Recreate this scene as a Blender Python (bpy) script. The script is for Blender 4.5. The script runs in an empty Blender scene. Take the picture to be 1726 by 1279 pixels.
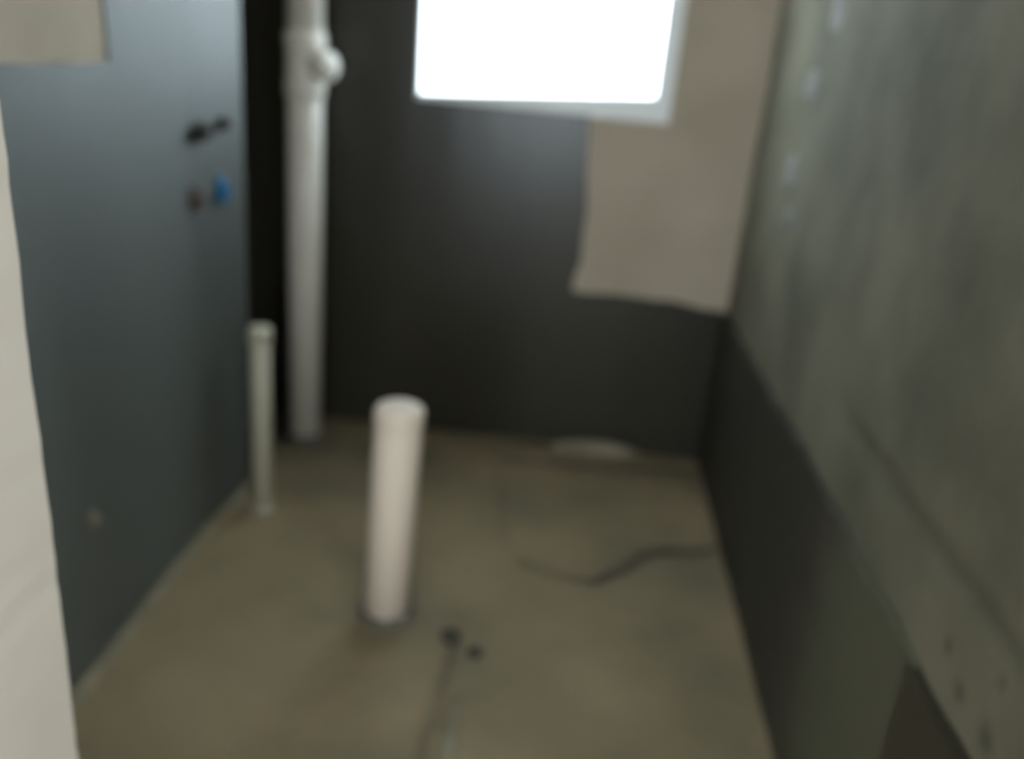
import bpy, bmesh, math, random
from mathutils import Vector, Matrix, noise
random.seed(7)
sc = bpy.context.scene

# ------------------------------------------------------------------ camera
W, H, FPX = 1726, 1279, 1474.5
CAM_H = 1.25
YAW, PITCH, ROLL = 0.0472, 0.3719, 0.0922
cy, sy, cp, sp = math.cos(YAW), math.sin(YAW), math.cos(PITCH), math.sin(PITCH)
fwd = Vector((-sy * cp, cy * cp, -sp)); r0 = Vector((cy, sy, 0)); u0 = r0.cross(fwd)
right = r0 * math.cos(ROLL) + u0 * math.sin(ROLL)
up = u0 * math.cos(ROLL) - r0 * math.sin(ROLL)
cam = bpy.data.cameras.new('camera'); cam_o = bpy.data.objects.new('camera', cam)
sc.collection.objects.link(cam_o)
cam.sensor_width = 36.0; cam.lens = FPX / W * 36.0
cam.clip_start = 0.02
cam_o.matrix_world = Matrix(((right.x, up.x, -fwd.x, 0), (right.y, up.y, -fwd.y, 0),
                             (right.z, up.z, -fwd.z, CAM_H), (0, 0, 0, 1)))
cam.dof.use_dof = True                      # the phone had focused close: everything farther off is soft
cam.dof.focus_distance = 0.60
cam.dof.aperture_fstop = 2.1
sc.camera = cam_o

# ------------------------------------------------------------------ sky and exposure
world = bpy.data.worlds.new('overcast_sky'); sc.world = world
world.use_nodes = True
bg = world.node_tree.nodes['Background']
bg.inputs['Color'].default_value = (0.79, 0.92, 1.0, 1)
bg.inputs['Strength'].default_value = 13.0
vs = sc.view_settings
vs.view_transform = 'Standard'; vs.look = 'None'; vs.exposure = 0.0; vs.gamma = 1.0
vs.use_curve_mapping = False
sc.cycles.max_bounces = 10
sc.cycles.diffuse_bounces = 6

# portals only steer the sampling of the sky light through the window and the added hall openings
def portal(name, loc, rot, sx, sy_):
    l = bpy.data.lights.new(name, 'AREA'); l.shape = 'RECTANGLE'; l.size = sx; l.size_y = sy_
    l.cycles.is_portal = True
    o = bpy.data.objects.new(name, l); sc.collection.objects.link(o)
    o.location = loc; o.rotation_euler = rot

# ------------------------------------------------------------------ helpers
C = sc.collection
def link(name, me, m=None, parent=None):
    o = bpy.data.objects.new(name, me); C.objects.link(o)
    if m: me.materials.append(m)
    if parent: o.parent = parent
    return o
def from_bm(name, bm, m=None, parent=None, smooth=False):
    me = bpy.data.meshes.new(name); bmesh.ops.recalc_face_normals(bm, faces=bm.faces)
    bm.to_mesh(me); bm.free()
    if smooth:
        for p in me.polygons: p.use_smooth = True
    return link(name, me, m, parent)
def empty(name, loc=(0, 0, 0)):
    o = bpy.data.objects.new(name, None); C.objects.link(o); o.location = loc
    o.empty_display_size = 0.05
    return o
def tag(o, label, cat=None, group=None, kind=None):
    o['label'] = label
    if cat: o['category'] = cat
    if group: o['group'] = group
    if kind: o['kind'] = kind
    return o
def box(bm, x0, x1, y0, y1, z0, z1):
    v = [bm.verts.new(p) for p in ((x0, y0, z0), (x1, y0, z0), (x1, y1, z0), (x0, y1, z0),
                                   (x0, y0, z1), (x1, y0, z1), (x1, y1, z1), (x0, y1, z1))]
    for f in ((0, 1, 2, 3), (4, 5, 6, 7), (0, 1, 5, 4), (1, 2, 6, 5), (2, 3, 7, 6), (3, 0, 4, 7)):
        bm.faces.new([v[i] for i in f])
    return v
def lathe(bm, prof, M=None, seg=40, close=False):
    """prof: (radius, height) pairs about local z."""
    M = M or Matrix.Identity(4)
    rings = []
    for r, z in prof:
        if r < 1e-6: rings.append([bm.verts.new(M @ Vector((0, 0, z)))])
        else: rings.append([bm.verts.new(M @ Vector((r * math.cos(2 * math.pi * k / seg), r * math.sin(2 * math.pi * k / seg), z))) for k in range(seg)])
    if close: rings.append(rings[0])
    for a, b in zip(rings, rings[1:]):
        for k in range(seg):
            q = [a[k % len(a)], a[(k + 1) % len(a)], b[(k + 1) % len(b)], b[k % len(b)]]
            q = list(dict.fromkeys(q))
            if len(q) >= 3: bm.faces.new(q)
def fbm(x, y, z=0.0, s=1.0, o=4):
    return noise.fractal(Vector((x * s, y * s, z * s)), 1.0, 2.0, o)
def grid(name, P, nu, nv, m, disp, parent=None, attr=None):
    """P(u,v)->point; disp(p)->offset vector; attr(p)->0..1 stored as 'dirt'."""
    vs_, fs, at = [], [], []
    for j in range(nv + 1):
        for i in range(nu + 1):
            p = P(i / nu, j / nv); vs_.append(p + disp(p)); at.append(attr(p) if attr else 0.0)
    for j in range(nv):
        for i in range(nu):
            a = j * (nu + 1) + i; fs.append((a, a + 1, a + nu + 2, a + nu + 1))
    me = bpy.data.meshes.new(name); me.from_pydata([tuple(v) for v in vs_], [], fs)
    for p in me.polygons: p.use_smooth = True
    if attr:
        l = me.attributes.new('dirt_shade', 'FLOAT', 'POINT'); l.data.foreach_set('value', at)
    return link(name, me, m, parent)
def ragged(pts, step, amp, seed, keep=()):
    """subdivide a closed outline; every edge whose index is not in keep gets a brushed wobble."""
    out = []
    n = len(pts)
    for i in range(n):
        a, b = Vector(pts[i]), Vector(pts[(i + 1) % n]); d = b - a
        k = max(1, int(d.length / step)); nrm = Vector((-d.y, d.x)).normalized()
        for j in range(k):
            p = a + d * (j / k)
            if i not in keep and j > 0:
                p = p + nrm * amp * noise.noise(Vector((p.x * 9 + seed, p.y * 9, seed * 1.7))) * 2
            out.append(p)
    return out
def coat(name, outline, to3d, nrm, th, m, parent):
    """a brushed-on coat: outline in wall coordinates, thickness th along nrm."""
    bm = bmesh.new()
    f = bm.faces.new([bm.verts.new(to3d(p)) for p in outline])
    r = bmesh.ops.extrude_face_region(bm, geom=[f])
    for v in r['geom']:
        if isinstance(v, bmesh.types.BMVert): v.co += Vector(nrm) * th
    bmesh.ops.triangulate(bm, faces=[q for q in bm.faces if len(q.verts) > 4])
    return from_bm(name, bm, m, parent)

# ------------------------------------------------------------------ materials
def nodes(name):
    m = bpy.data.materials.new(name); m.use_nodes = True
    nt = m.node_tree; return m, nt, nt.nodes['Principled BSDF']
def surf(name, c1, c2, scale=4.0, rough=0.8, bump=0.2, bump_scale=40.0, stretch=(1, 1, 1), spec=0.4,
         c3=None, dirt_shade=None, detail=5, bump_dist=0.01, rough_var=0.0):
    m, nt, b = nodes(name); N = nt.nodes; L = nt.links
    tc = N.new('ShaderNodeTexCoord'); mp = N.new('ShaderNodeMapping'); mp.inputs['Scale'].default_value = stretch
    L.new(tc.outputs['Object'], mp.inputs['Vector'])
    n1 = N.new('ShaderNodeTexNoise'); n1.inputs['Scale'].default_value = scale; n1.inputs['Detail'].default_value = detail
    L.new(mp.outputs['Vector'], n1.inputs['Vector'])
    cr = N.new('ShaderNodeValToRGB'); e = cr.color_ramp.elements
    e[0].position = 0.34; e[0].color = (*c1, 1); e[1].position = 0.66; e[1].color = (*c2, 1)
    if c3: x = e.new(0.5); x.color = (*c3, 1)
    L.new(n1.outputs['Fac'], cr.inputs['Fac'])
    col = cr.outputs['Color']
    if dirt_shade:
        a = N.new('ShaderNodeAttribute'); a.attribute_name = 'dirt_shade'
        mx = N.new('ShaderNodeMix'); mx.data_type = 'RGBA'
        L.new(a.outputs['Fac'], mx.inputs['Factor']); L.new(col, mx.inputs['A']); mx.inputs['B'].default_value = (*dirt_shade, 1)
        col = mx.outputs['Result']
    L.new(col, b.inputs['Base Color'])
    n2 = N.new('ShaderNodeTexNoise'); n2.inputs['Scale'].default_value = bump_scale; n2.inputs['Detail'].default_value = 6
    L.new(mp.outputs['Vector'], n2.inputs['Vector'])
    bp = N.new('ShaderNodeBump'); bp.inputs['Strength'].default_value = bump; bp.inputs['Distance'].default_value = bump_dist
    L.new(n2.outputs['Fac'], bp.inputs['Height']); L.new(bp.outputs['Normal'], b.inputs['Normal'])
    b.inputs['Roughness'].default_value = rough; b.inputs['Specular IOR Level'].default_value = spec
    if rough_var:
        mr = N.new('ShaderNodeMapRange'); mr.inputs['To Min'].default_value = rough - rough_var; mr.inputs['To Max'].default_value = rough + rough_var
        L.new(n1.outputs['Fac'], mr.inputs['Value']); L.new(mr.outputs['Result'], b.inputs['Roughness'])
    return m

M_PLASTER = surf('grey_cement_plaster', (0.092, 0.085, 0.056), (0.170, 0.154, 0.105), 3.2, 0.9, 0.35, 30, bump_dist=0.006, dirt_shade=(0.05, 0.046, 0.032))
M_PLASTER_W = surf('warm_cement_plaster', (0.40, 0.335, 0.255), (0.49, 0.41, 0.32), 3.0, 0.9, 0.3, 40, bump_dist=0.004)
M_MEMB = surf('black_waterproof_coat', (0.029, 0.026, 0.018), (0.039, 0.035, 0.024), 3.0, 0.30, 0.3, 14, (1, 1, 0.12), 0.48, bump_dist=0.004)
M_MEMB_L = surf('grey_green_waterproof_coat', (0.020, 0.028, 0.021), (0.032, 0.043, 0.034), 5.0, 0.64, 0.35, 12, (1, 1, 0.10), 1.0, bump_dist=0.004, rough_var=0.08)
M_MEMB_L.node_tree.nodes['Principled BSDF'].inputs['IOR'].default_value = 1.80
M_FLOOR = surf('cement_screed', (0.150, 0.128, 0.078), (0.275, 0.21, 0.12), 1.9, 0.85, 0.3, 50, c3=(0.225, 0.174, 0.10), dirt_shade=(0.045, 0.04, 0.03), bump_dist=0.004)
M_PVC = surf('off_white_pvc', (0.63, 0.52, 0.42), (0.73, 0.61, 0.50), 3.0, 0.6, 0.05, 30, (1, 1, 0.2), 0.3)
M_PVC2 = surf('dusty_white_pvc', (0.74, 0.69, 0.61), (0.83, 0.78, 0.70), 4.0, 0.25, 0.05, 30, (1, 1, 0.2), 0.5)
M_PVC_OLD = surf('dusty_grey_pvc', (0.46, 0.43, 0.33), (0.60, 0.56, 0.44), 6.0, 0.5, 0.1, 30, (1, 1, 0.2), 0.4)
M_CREAM = surf('cream_wall_paint', (0.63, 0.56, 0.48), (0.70, 0.625, 0.54), 2.5, 0.8, 0.2, 35, bump_dist=0.003)
M_FRAME = surf('white_window_frame', (0.84, 0.84, 0.83), (0.88, 0.88, 0.87), 5.0, 0.35, 0.03, 20)
M_CEIL = surf('white_ceiling_paint', (0.62, 0.60, 0.56), (0.68, 0.66, 0.62), 2.0, 0.9, 0.1, 30)
M_DARKM = surf('dark_brass', (0.025, 0.024, 0.02), (0.05, 0.047, 0.038), 20, 0.5, 0.1, 60)
M_BLUE = surf('blue_plastic', (0.02, 0.14, 0.30), (0.03, 0.20, 0.40), 20, 0.4, 0.05, 60)
M_RED = surf('faded_red_plastic', (0.10, 0.072, 0.062), (0.13, 0.09, 0.075), 20, 0.5, 0.05, 60)
M_MORTAR = surf('pale_mortar', (0.20, 0.17, 0.115), (0.28, 0.24, 0.165), 18, 0.9, 0.5, 60, bump_dist=0.004)
M_FILLET = surf('mortar_fillet', (0.165, 0.14, 0.09), (0.24, 0.205, 0.135), 12, 0.9, 0.5, 60, bump_dist=0.004)
M_COLLAR = surf('dirty_mortar', (0.09, 0.08, 0.058), (0.14, 0.12, 0.09), 18, 0.9, 0.5, 60)
M_LUMP = surf('dark_mortar', (0.03, 0.03, 0.022), (0.06, 0.055, 0.042), 18, 0.9, 0.5, 60)

m, nt, b = nodes('frosted_window_glass'); N = nt.nodes; L = nt.links
tr = N.new('ShaderNodeBsdfTransparent'); tr.inputs['Color'].default_value = (0.96, 0.98, 0.98, 1)
tl = N.new('ShaderNodeBsdfTranslucent'); tl.inputs['Color'].default_value = (0.93, 0.95, 0.96, 1)
mx = N.new('ShaderNodeMixShader'); mx.inputs['Fac'].default_value = 0.7
L.new(tr.outputs['BSDF'], mx.inputs[1]); L.new(tl.outputs['BSDF'], mx.inputs[2])
L.new(mx.outputs['Shader'], N['Material Output'].inputs['Surface']); N.remove(b)
M_GLASS = m

# ------------------------------------------------------------------ room dimensions (metres)
XL, XR, YB, YF = -0.8476, 0.5217, 2.6643, 0.75      # left, right, back walls; bathroom side of the front wall
XN, YN = -1.10, 2.165                               # pipe niche in the left wall, next to the back corner
ZC = 2.50
YK, FLARE = 1.90, 0.030                             # the left wall bulges out towards the niche edge
XE = XL + FLARE; SL = FLARE / (YN - YK); FA = math.atan(SL)
XJ = -0.5                                           # edge of the doorway
HX0, HX1, HY0 = -2.1, 1.5, -2.6                     # the hall the photographer stands in
T = 0.18
WX0, WX1, WZ0, WZ1 = -0.482, 0.258, 1.058, 2.02     # window opening

def structure(o, label=None):
    o['kind'] = 'structure'
    if label: o['label'] = label
    return o

# ------------------------------------------------------------------ floor of the bathroom: uneven screed with grooves
def seg_d(p, a, b_):
    a, b_ = Vector(a), Vector(b_); q = Vector((p.x, p.y)); d = b_ - a
    t = max(0, min(1, (q - a).dot(d) / d.dot(d))); return (q - a - d * t).length
CRACK = [(-0.02, 1.935), (0.06, 1.895), (0.16, 1.885), (0.235, 1.945), (0.30, 2.035), (0.36, 2.075), (0.43, 2.085), (0.52, 2.12)]
LINE1 = [(-0.155, 2.56), (-0.135, 2.46), (-0.10, 2.2), (-0.08, 2.05)]
LINE2 = [(-0.145, 1.58), (-0.155, 1.44), (-0.165, 1.30), (-0.16, 1.15)]
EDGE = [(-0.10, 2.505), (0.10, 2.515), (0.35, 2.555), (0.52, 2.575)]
def poly_d(p, pl): return min(seg_d(p, a, b_) for a, b_ in zip(pl, pl[1:]))
def g(d, w): return math.exp(-(d / w) ** 2)
def floor_disp(p):
    if p.y < 0.7: return Vector((0, 0, 0))
    z = 0.006 * fbm(p.x, p.y, 0, 3.0) + 0.002 * fbm(p.x, p.y, 3, 14.0)
    wob = 0.008 * noise.noise(Vector((p.x * 12, p.y * 12, 1)))
    z -= 0.014 * g(poly_d(p, CRACK) + wob, 0.014)
    z -= 0.005 * g(poly_d(p, LINE1) + wob, 0.012)
    z -= 0.010 * g(poly_d(p, LINE2) + wob, 0.012)
    z -= 0.014 * g(poly_d(p, EDGE) + wob, 0.016)
    return Vector((0, 0, z))
def floor_dirt_shade(p):
    n = 0.75 + 0.5 * noise.noise(Vector((p.x * 7, p.y * 7, 5)))
    fade = min(1, max(0.4, (p.x + 0.1) / 0.30))
    d = 1.0 * fade * g(poly_d(p, CRACK), 0.019) + 0.22 * g(poly_d(p, LINE1), 0.02) + 0.55 * g(poly_d(p, LINE2), 0.014) + 0.85 * g(poly_d(p, EDGE), 0.024)  # the EDGE term paints the shadow along the floor lip; grooves hold dirt
    d += 0.55 * g(math.hypot(p.x + 0.305, p.y - 1.63), 0.075)  # floor colour darker around the foot of the wide pipe
    d += 0.6 * g(math.hypot(p.x + 0.766, p.y - 2.49), 0.10)  # and darker around the foot of the tall pipe
    return min(1, d * n)
fx0, fx1, fy0, fy1 = XN, XR, YF - 0.15, YB
floor = grid('floor', lambda u, v: Vector((fx0 + (fx1 - fx0) * u, fy0 + (fy1 - fy0) * v, 0)), 170, 210, M_FLOOR, floor_disp, attr=floor_dirt_shade)
structure(floor, 'bare grey cement screed floor with cracks')
# the coat laps over the niche floor
bm = bmesh.new(); box(bm, XN, XL - 0.002, YN, YB, 0.001, 0.012)
from_bm('niche_floor_coat', bm, M_MEMB, floor)

bm = bmesh.new(); box(bm, HX0, HX1, HY0, YF - 0.15, -0.1, 0)
structure(from_bm('floor_hall', bm, M_FLOOR), 'cement floor of the hall outside the doorway')
bm = bmesh.new(); box(bm, HX0 - T, HX1 + T, HY0 - T, YB + T, ZC, ZC + 0.12)
structure(from_bm('ceiling', bm, M_CEIL), 'flat white ceiling')

# ------------------------------------------------------------------ left wall, with the niche
bm = bmesh.new()
box(bm, XL - T - 0.25, XL, YF, YN, -0.1, ZC)
pv = [[bm.verts.new((x, y, z)) for x, y in ((XL - 0.01, YK - 0.01), (XL, YK), (XE, YN), (XL - 0.01, YN))] for z in (-0.1, ZC)]
for k in range(4): bm.faces.new((pv[0][k], pv[0][(k + 1) % 4], pv[1][(k + 1) % 4], pv[1][k]))
bm.faces.new(pv[0]); bm.faces.new(pv[1])
box(bm, XN - T, XN, YN, YB + T, -0.1, ZC)
wall_l = structure(from_bm('wall_left', bm, M_PLASTER_W), 'left bathroom wall, plaster under a grey-green waterproof coat')
ol = [(YF, 0.0), (YK, 0.0), (YK, ZC), (1.615, ZC), (1.592, 1.148), (YF, 1.148)]
ol = ragged(ol, 0.03, 0.004, 3.0, keep=(0, 1, 2, 5))
coat('waterproof_coat', ol, lambda p: Vector((XL, p[0], p[1])), (1, 0, 0), 0.004, M_MEMB_L, wall_l)['label'] = 'grey-green brushed waterproof coat'
bm = bmesh.new()
pv = [[bm.verts.new((x, y, z)) for x, y in ((XL, YK), (XL + 0.004, YK), (XE + 0.002, YN - 0.006), (XE, YN + 0.001), (XE - 0.004, YN + 0.001))] for z in (0.0, ZC)]
for k in range(5): bm.faces.new((pv[0][k], pv[0][(k + 1) % 5], pv[1][(k + 1) % 5], pv[1][k]))
bm.faces.new(pv[0]); bm.faces.new(pv[1])
from_bm('waterproof_corner_coat', bm, M_MEMB_L, wall_l)['label'] = 'grey-green coat on the bulging wall edge, shiny with daylight'
bm = bmesh.new(); box(bm, XN, XN + 0.004, YN, YB, 0.0, ZC); box(bm, XN, XL, YN, YN + 0.004, 0, ZC)
from_bm('niche_coat', bm, M_MEMB, wall_l)
# splash of mortar stuck on the coat
bm = bmesh.new()
bmesh.ops.create_icosphere(bm, subdivisions=3, radius=1.0)
for v in bm.verts:
    k = 1 + 0.35 * noise.noise(v.co * 1.8)
    v.co = Vector((XL + 0.004 + v.co.x * 0.004, 1.406 + v.co.y * 0.020 * k, 0.319 + v.co.z * 0.016 * k))
from_bm('mortar_splash', bm, M_FILLET, wall_l, True)

# mortar fillet along the foot of the left wall
bm = bmesh.new(); rows = []
n = 60
for i in range(n + 1):
    y = YF + (YN - YF) * i / n
    a = 0.030 + 0.008 * fbm(y, 0, 0, 6); hgt = 0.020 + 0.006 * fbm(y, 4, 0, 8)
    xo = XL + max(0, y - YK) * SL
    rows.append([bm.verts.new(q) for q in ((xo + 0.002, y, -0.012), (xo + 0.002, y, hgt), (xo + 0.4 * a, y, hgt * 0.8), (xo + 0.75 * a, y, hgt * 0.45), (xo + a, y, -0.012))])
for a, b_ in zip(rows, rows[1:]):
    for k in range(4): bm.faces.new((a[k], a[k + 1], b_[k + 1], b_[k]))
structure(from_bm('baseboard_left', bm, M_FILLET, None, True), 'rough mortar fillet along the foot of the left wall')

# ------------------------------------------------------------------ back wall with window opening
bm = bmesh.new()
box(bm, XN - T, WX0, YB, YB + T, -0.1, ZC); box(bm, WX1, XR + T, YB, YB + T, -0.1, ZC)
box(bm, WX0, WX1, YB, YB + T, -0.1, WZ0); box(bm, WX0, WX1, YB, YB + T, WZ1, ZC)
wall_b = structure(from_bm('wall_back', bm, M_PLASTER_W), 'back wall, black waterproof coat beside bare plaster under the window')
ob = [(XN, 0.0), (XR, 0.0), (XR, 0.512), (0.30, 0.526), (0.035, 0.530), (0.052, 0.62), (0.050, 0.735), (0.040, 0.88), (0.027, WZ0), (WX0, WZ0), (WX0, ZC), (XN, ZC)]
ob = ragged(ob, 0.03, 0.005, 11.0, keep=(0, 1, 8, 9, 10, 11))
coat('waterproof_coat', ob, lambda p: Vector((p[0], YB, p[1])), (0, -1, 0), 0.004, M_MEMB, wall_b)['label'] = 'black waterproof coat with a ragged edge'

# window: frame and pane
win = structure(empty('window_1', (0, YB, 0)), 'small white-framed window, pane blown out white by daylight')
pin = [(-0.472, 1.075), (0.210, 1.124), (0.208, 1.985), (-0.474, 1.985)]
pout = [(WX0, WZ0 - 0.004), (WX1, WZ0 - 0.004), (WX1, WZ1), (WX0, WZ1)]
for i, nm in enumerate(('rail', 'stile', 'rail', 'stile')):
    j = (i + 1) % 4
    bm = bmesh.new(); vv = []
    mid = [((pin[k][0] * 0.8 + pout[k][0] * 0.2), (pin[k][1] * 0.8 + pout[k][1] * 0.2)) for k in (i, j)]
    for k, md in ((i, mid[0]), (j, mid[1])):
        o_, n_ = pout[k], pin[k]
        vv.append([bm.verts.new((o_[0], 0.055, o_[1])), bm.verts.new((o_[0], -0.003, o_[1])), bm.verts.new((md[0], -0.003, md[1])),
                   bm.verts.new((n_[0], 0.002, n_[1])), bm.verts.new((n_[0], 0.055, n_[1]))])
    for k in range(5): bm.faces.new((vv[0][k], vv[0][(k + 1) % 5], vv[1][(k + 1) % 5], vv[1][k]))
    bm.faces.new(vv[0]); bm.faces.new(vv[1])
    from_bm(nm, bm, M_FRAME, win)
bm = bmesh.new()
e = 0.004
q = [(pin[0][0] - e, pin[0][1] - e), (pin[1][0] + e, pin[1][1] - e), (pin[2][0] + e, pin[2][1] + e), (pin[3][0] - e, pin[3][1] + e)]
va = [bm.verts.new((x, 0.006, z)) for x, z in q]; vb = [bm.verts.new((x, 0.010, z)) for x, z in q]
bm.faces.new(va); bm.faces.new(vb)
for k in range(4): bm.faces.new((va[k], va[(k + 1) % 4], vb[(k + 1) % 4], vb[k]))
from_bm('pane', bm, M_GLASS, win)
portal('window_portal', ((WX0 + WX1) / 2, YB + T + 0.01, (WZ0 + WZ1) / 2), (-math.pi / 2, 0, 0), WX1 - WX0, WZ1 - WZ0)

# ------------------------------------------------------------------ right wall
def rw_disp(p):
    x = -0.005 * fbm(p.y, p.z, 0, 2.5) - 0.002 * fbm(p.y, p.z, 2, 9)
    if p.y < 1.6: x += 0.005 * g(p.z - 0.682 - 0.01 * noise.noise(Vector((p.y * 6, 0, 0))), 0.018) * min(1, (1.6 - p.y) / 0.2)
    return Vector((x, 0, 0))
def rw_dirt(p):
    d = 0.0
    if p.y < 1.5: d += 0.35 * g(p.z - 0.682 - 0.01 * noise.noise(Vector((p.y * 6, 0, 0))), 0.020) * min(1, (1.5 - p.y) / 0.2)
    for (y, z, r) in ((0.803, 0.573, 0.016), (0.8785, 0.573, 0.012), (0.93, 0.60, 0.010), (0.81, 0.645, 0.008)): d += 0.8 * g(math.hypot(p.y - y, p.z - z), r)
    return min(1, d)
wall_r = grid('wall_right', lambda u, v: Vector((XR, YF - 0.15 + (YB - YF + 0.15) * u, ZC * v)), 200, 250, M_PLASTER, rw_disp, attr=rw_dirt)
structure(wall_r, 'mottled grey cement wall with a black waterproof band below')
bm = bmesh.new(); box(bm, XR + 0.02, XR + T, YF - 0.15, YB + T, -0.1, ZC); from_bm('masonry', bm, M_PLASTER, wall_r)
orr = [(0.968, 0.0), (YB, 0.0), (YB, 0.512), (2.2, 0.520), (1.6, 0.535), (0.968, 0.538)]
orr = ragged(orr, 0.03, 0.006, 23.0, keep=(0, 1, 5))
# the coat colour grades to a paler grey towards the door
M_MEMB_R = surf('graded_waterproof_coat', (0.034, 0.030, 0.022), (0.046, 0.040, 0.030), 3.0, 0.6, 0.3, 14, (1, 1, 0.3), 0.3, bump_dist=0.004)
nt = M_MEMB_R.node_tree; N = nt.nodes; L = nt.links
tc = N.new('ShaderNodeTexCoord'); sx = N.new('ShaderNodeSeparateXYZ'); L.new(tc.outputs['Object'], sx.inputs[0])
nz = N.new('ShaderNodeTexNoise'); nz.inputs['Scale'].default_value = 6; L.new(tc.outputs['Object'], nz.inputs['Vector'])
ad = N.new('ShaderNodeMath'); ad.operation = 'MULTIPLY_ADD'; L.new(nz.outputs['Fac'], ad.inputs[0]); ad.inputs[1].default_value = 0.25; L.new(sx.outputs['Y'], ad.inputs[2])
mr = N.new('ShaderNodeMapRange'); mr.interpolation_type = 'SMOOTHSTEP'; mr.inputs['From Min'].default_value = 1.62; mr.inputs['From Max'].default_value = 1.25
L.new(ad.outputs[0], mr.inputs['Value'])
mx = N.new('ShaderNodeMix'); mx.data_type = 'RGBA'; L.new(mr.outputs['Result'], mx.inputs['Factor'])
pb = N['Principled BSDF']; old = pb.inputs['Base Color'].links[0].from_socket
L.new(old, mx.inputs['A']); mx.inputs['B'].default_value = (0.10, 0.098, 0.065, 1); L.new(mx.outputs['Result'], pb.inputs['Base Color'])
coat('waterproof_coat', orr, lambda p: Vector((XR + 0.002, p[0], p[1])), (-1, 0, 0), 0.016, M_MEMB_R, wall_r)['label'] = 'black waterproof band, paler grey near the door'
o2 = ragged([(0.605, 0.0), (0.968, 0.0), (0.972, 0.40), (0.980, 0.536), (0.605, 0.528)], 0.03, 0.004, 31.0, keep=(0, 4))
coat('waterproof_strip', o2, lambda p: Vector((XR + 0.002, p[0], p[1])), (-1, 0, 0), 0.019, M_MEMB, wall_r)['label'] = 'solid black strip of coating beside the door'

M_SMEAR = surf('pale_plaster_smear', (0.19, 0.18, 0.165), (0.26, 0.25, 0.235), 14, 0.9, 0.4, 50, bump_dist=0.003)
for (y, z, ry, rz, sd) in ((2.20, 1.00, 0.055, 0.045, 1.0), (2.17, 1.20, 0.045, 0.040, 5.0), (2.06, 1.38, 0.06, 0.075, 9.0), (2.12, 0.90, 0.04, 0.03, 3.0)):
    bm = bmesh.new(); bmesh.ops.create_icosphere(bm, subdivisions=3, radius=1.0)
    for v in bm.verts:
        k = 1 + 0.4 * noise.noise(v.co * 1.6 + Vector((sd, sd, 0)))
        v.co = Vector((XR + 0.003 + v.co.x * 0.010, y + v.co.y * ry * k, z + v.co.z * rz * k))
    from_bm('plaster_smear', bm, M_SMEAR, wall_r, True)

# ------------------------------------------------------------------ front wall with doorway, and the hall
bm = bmesh.new()
yj0, yj1 = YF - 0.15, YF
rows = []
n = 110
for i in range(n + 1):                      # rough plastered arris of the doorway
    z = ZC * i / n
    w = 0.008 + 0.003 * fbm(z, 9, 0, 5) + 0.0015 * noise.noise(Vector((z * 30, 2, 0)))
    rows.append([bm.verts.new(p) for p in ((HX0, yj0, z), (XJ - 0.006, yj0, z), (XJ + w, yj0 + 0.012, z), (XJ + w, yj1 - 0.008, z), (XJ + w - 0.008, yj1, z), (HX0, yj1, z))])
for a, b_ in zip(rows, rows[1:]):
    for k in range(6): bm.faces.new((a[k], a[(k + 1) % 6], b_[(k + 1) % 6], b_[k]))
bm.faces.new(rows[0]); bm.faces.new(rows[-1])
structure(from_bm('wall_front', bm, M_CREAM), 'cream plastered edge of the doorway close to the camera')
bm = bmesh.new(); box(bm, XR + T, HX1 + T, yj0, yj1, -0.1, ZC); box(bm, XJ - 0.02, XR - 0.01, yj0, yj1, 2.1, ZC)
structure(from_bm('wall_front_right', bm, M_CREAM), 'cream wall on the other side of the doorway')
bm = bmesh.new(); box(bm, HX0 - T, HX0, HY0 - T, YF, -0.1, ZC); structure(from_bm('wall_hall_left', bm, M_CREAM), 'cream left wall of the hall')
SY0, SY1, SZ0, SZ1 = -1.7, -0.5, 0.8, 2.0  # unseen opening, added so sky light falls on the doorway edge
bm = bmesh.new()
box(bm, HX1, HX1 + T, HY0 - T, SY0, -0.1, ZC); box(bm, HX1, HX1 + T, SY1, YF, -0.1, ZC)
box(bm, HX1, HX1 + T, SY0, SY1, -0.1, SZ0); box(bm, HX1, HX1 + T, SY0, SY1, SZ1, ZC)
portal('hall_side_portal', (HX1 + T + 0.01, (SY0 + SY1) / 2, (SZ0 + SZ1) / 2), (0, math.pi / 2, 0), SZ1 - SZ0, SY1 - SY0)
structure(from_bm('wall_hall_right', bm, M_CREAM), 'cream right wall of the hall with an added opening that lights the doorway edge')
GX0, GX1, GZ0, GZ1 = -1.25, 0.45, 0.52, 1.8  # unseen opening, placed and sized to fill the bathroom with light from the front
bm = bmesh.new()
box(bm, HX0, GX0, HY0 - T, HY0, -0.1, ZC); box(bm, GX1, HX1, HY0 - T, HY0, -0.1, ZC)
box(bm, GX0, GX1, HY0 - T, HY0, -0.1, GZ0); box(bm, GX0, GX1, HY0 - T, HY0, GZ1, ZC)
structure(from_bm('wall_hall_back', bm, M_CREAM), 'cream hall wall behind the camera with a wide opening added for fill light')
portal('hall_portal', ((GX0 + GX1) / 2, HY0 - T - 0.01, (GZ0 + GZ1) / 2), (math.pi / 2, 0, 0), GX1 - GX0, GZ1 - GZ0)

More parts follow.
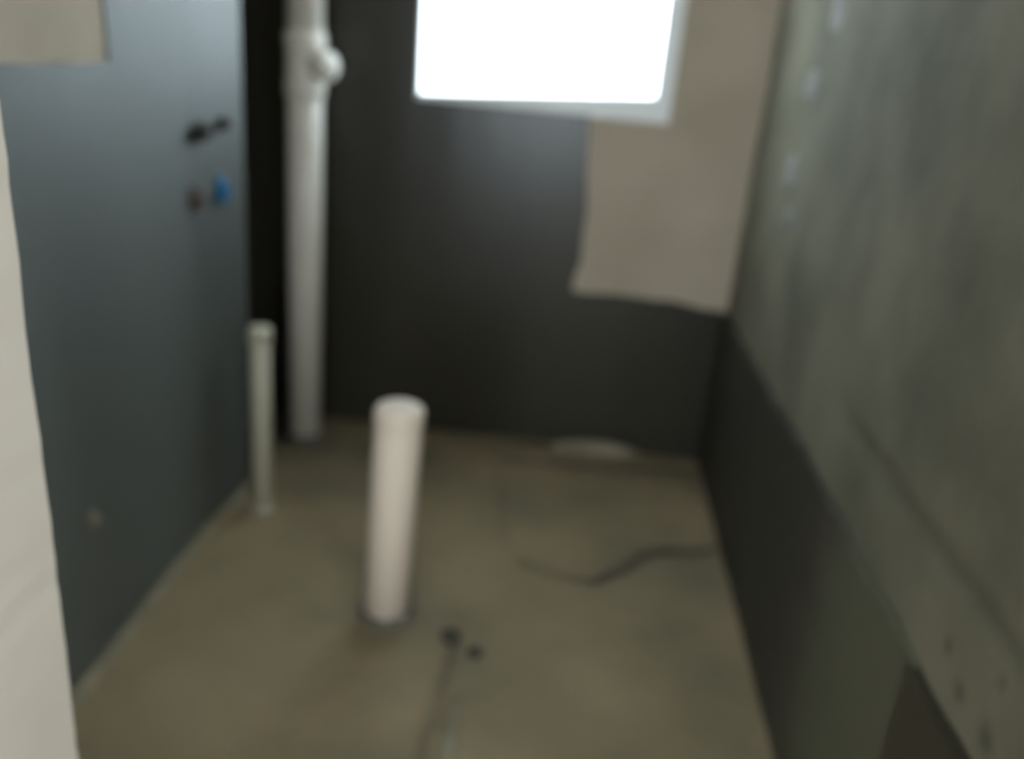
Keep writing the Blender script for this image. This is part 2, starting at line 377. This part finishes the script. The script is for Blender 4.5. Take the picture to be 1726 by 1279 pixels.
# ------------------------------------------------------------------ tall drain pipe in the corner
PX, PY, PR = -0.766, 2.505, 0.050
dp = tag(empty('drain_pipe', (PX, PY, 0)), 'tall off-white drain pipe with a branch fitting in the back left corner', 'pipe')
ZT = 1.132
def tube_prof(r, ri, z0, z1, ch=0.002):
    return [(ri, z0), (r, z0), (r, z1 - ch), (r - ch, z1), (ri, z1)]
bm = bmesh.new(); lathe(bm, tube_prof(PR, PR - 0.004, -0.02, ZT - 0.06), close=True); from_bm('lower_pipe', bm, M_PVC2, dp, True)
bm = bmesh.new(); lathe(bm, tube_prof(PR, PR - 0.004, ZT + 0.05, ZC), close=True); from_bm('upper_pipe', bm, M_PVC2, dp, True)
bm = bmesh.new()
lathe(bm, [(PR - 0.006, ZT - 0.085), (PR + 0.005, ZT - 0.085), (PR + 0.007, ZT - 0.080), (PR + 0.007, ZT - 0.045), (PR + 0.003, ZT - 0.038), (PR + 0.003, ZT + 0.04), (PR + 0.007, ZT + 0.047), (PR + 0.007, ZT + 0.078), (PR + 0.004, ZT + 0.085), (PR - 0.006, ZT + 0.085)], close=True)
tee = from_bm('tee_fitting', bm, M_PVC2, dp, True)
MB = Matrix.Translation((0, 0, ZT)) @ Matrix.Rotation(math.radians(-28), 4, 'Z') @ Matrix.Rotation(math.radians(90), 4, 'Y')
bm = bmesh.new(); lathe(bm, [(0.026, 0.03), (0.034, 0.03), (0.034, 0.066), (0.040, 0.068), (0.041, 0.072), (0.041, 0.085), (0.039, 0.088), (0.026, 0.088)], MB, close=True)
br = from_bm('branch_socket', bm, M_PVC2, tee, True)
bm = bmesh.new(); lathe(bm, [(0, 0.070), (0.030, 0.070), (0.030, 0.090), (0.036, 0.090), (0.037, 0.094), (0.034, 0.097), (0.014, 0.097), (0.012, 0.103), (0, 0.103)], MB)
from_bm('branch_plug', bm, M_PVC2, tee, True)
bm = bmesh.new(); lathe(bm, [(PR - 0.006, -0.02), (PR + 0.016, -0.02), (PR + 0.014, 0.010), (PR + 0.006, 0.020), (PR - 0.002, 0.022), (PR - 0.006, 0.02)], close=True)
from_bm('base_collar', bm, M_COLLAR, dp, True)

# ------------------------------------------------------------------ thin stub pipe by the left wall
sp_ = tag(empty('stub_pipe', (-0.742, 2.044, 0)), 'thin pale stub pipe standing by the left wall', 'pipe')
bm = bmesh.new(); lathe(bm, tube_prof(0.025, 0.022, -0.02, 0.50), close=True); from_bm('pipe_body', bm, M_PVC_OLD, sp_, True)
bm = bmesh.new(); lathe(bm, [(0.0255, 0.478), (0.029, 0.480), (0.029, 0.512), (0.027, 0.517), (0.012, 0.519), (0, 0.519)]); from_bm('end_cap', bm, M_PVC_OLD, sp_, True)

# ------------------------------------------------------------------ wide floor pipe
fp = tag(empty('floor_pipe', (-0.318, 1.658, 0)), 'short wide off-white pipe rising from the middle of the floor', 'pipe')
fp.rotation_euler.y = math.radians(1.3)
bm = bmesh.new(); lathe(bm, tube_prof(0.0505, 0.046, -0.02, 0.50), close=True); from_bm('pipe_body', bm, M_PVC, fp, True)
bm = bmesh.new(); lathe(bm, [(0.0495, 0.470), (0.0520, 0.471), (0.0528, 0.474), (0.0530, 0.503), (0.0505, 0.511), (0.044, 0.515), (0.030, 0.517), (0, 0.518)]); from_bm('end_cap', bm, M_PVC, fp, True)
bm = bmesh.new(); lathe(bm, [(0.046, -0.02), (0.070, -0.02), (0.066, 0.004), (0.056, 0.012), (0.049, 0.014), (0.046, 0.012)], close=True)
for v in bm.verts:
    if v.co.z > 0: v.co.z += 0.004 * noise.noise(v.co * 40)
from_bm('mortar_collar', bm, M_COLLAR, fp, True)

# ------------------------------------------------------------------ water outlets on the left wall
def on_bulge(y, z):
    """a spot seen on the straight wall plane at (y, z), carried along the sight line to the bulging face."""
    k = (XL - YK * SL) / (XL - y * SL) if y > YK else 1.0
    return Vector((XL * k + 0.004, y * k, CAM_H + (z - CAM_H) * k))
def wallM(y, z): return Matrix.Translation(on_bulge(y, z)) @ Matrix.Rotation(-FA, 4, 'Z') @ Matrix.Rotation(math.radians(90), 4, 'Y')
wo = tag(empty('water_outlet_bracket', (0, 0, 0)), 'dark two-outlet water connection mounted on the left wall', 'water outlet')
bm = bmesh.new(); box(bm, -0.010, 0.010, -0.062, 0.062, 0, 0.006)
bmesh.ops.bevel(bm, geom=bm.edges[:], offset=0.002, segments=2, affect='EDGES')
bm.transform(wallM(2.018, 0.998)); from_bm('mounting_bar', bm, M_DARKM, wo)
for (y, z, r) in ((1.953, 0.995, 0.021), (2.082, 1.001, 0.013)):
    bm = bmesh.new(); lathe(bm, [(r * 0.55, 0.002), (r * 1.15, 0.002), (r * 1.15, 0.006), (r, 0.008), (r, 0.022), (r * 0.9, 0.024), (r * 0.55, 0.024)], wallM(y, z), 24, close=True)
    s_ = from_bm('outlet_socket', bm, M_DARKM, wo, False)
    bm = bmesh.new(); lathe(bm, [(0, 0.004), (r * 0.56, 0.004), (r * 0.56, 0.020), (r * 0.40, 0.020), (r * 0.38, 0.008), (0, 0.008)], wallM(y, z), 24)
    from_bm('outlet_bore', bm, M_DARKM, s_)
def plug(name, label, y, z, mat, r, hgt):
    t = tag(empty(name), label, 'pipe plug')
    S = wallM(y, z) @ Matrix.Diagonal((hgt / r, 1, 1, 1))
    bm = bmesh.new(); lathe(bm, [(0, 0.001), (r, 0.001), (r * 1.02, 0.006), (r * 0.9, 0.011), (r * 0.5, 0.013), (0, 0.013)], S, 28); from_bm('flange', bm, mat, t, True)
    bm = bmesh.new(); lathe(bm, [(r * 0.5, 0.010), (r * 0.5, 0.024), (r * 0.42, 0.027), (0, 0.027)], wallM(y, z), 6); from_bm('hex_head', bm, mat, t)
plug('pipe_plug', 'bright blue plug in the left wall below the outlets', 2.072, 0.846, M_BLUE, 0.020, 0.034)
plug('pipe_plug', 'faded red plug in the left wall beside the blue one', 1.930, 0.850, M_RED, 0.018, 0.030)

# ------------------------------------------------------------------ rubble on the floor
def lump(name, label, cat, loc, size, mat, rot=0.0, seed=0.0, sub=3):
    bm = bmesh.new(); bmesh.ops.create_icosphere(bm, subdivisions=sub, radius=1.0)
    for v in bm.verts:
        k = 1 + 0.35 * noise.noise(v.co * 1.5 + Vector((seed, seed, 0))) + 0.12 * noise.noise(v.co * 4 + Vector((seed, 0, 0)))
        v.co = Vector((v.co.x * size[0] * k, v.co.y * size[1] * k, max(-0.35, v.co.z) * size[2] * k))
    o = from_bm(name, bm, mat, None, True); o.location = loc; o.rotation_euler.z = rot
    return tag(o, label, cat)
lump('mortar_lump', 'larger dark mortar crumb on the floor in front of the wide pipe', 'rubble', (-0.158, 1.592, 0.002), (0.020, 0.026, 0.014), M_LUMP, 0.6, 1.0)
lump('mortar_lump', 'smaller dark mortar crumb right of the larger one', 'rubble', (-0.100, 1.552, 0.000), (0.016, 0.017, 0.010), M_LUMP, 0.2, 4.0)
lump('mortar_heap', 'low pale streak of spilled mortar at the foot of the back wall', 'rubble', (0.175, 2.628, 0.006), (0.145, 0.022, 0.032), M_MORTAR, 0.03, 8.0, 4)
lump('mortar_ridge', 'narrow pale ridge of mortar on the floor at the bottom edge', 'rubble', (-0.116, 1.30, 0.001), (0.015, 0.13, 0.014), M_FILLET, 0.05, 14.0, 4)
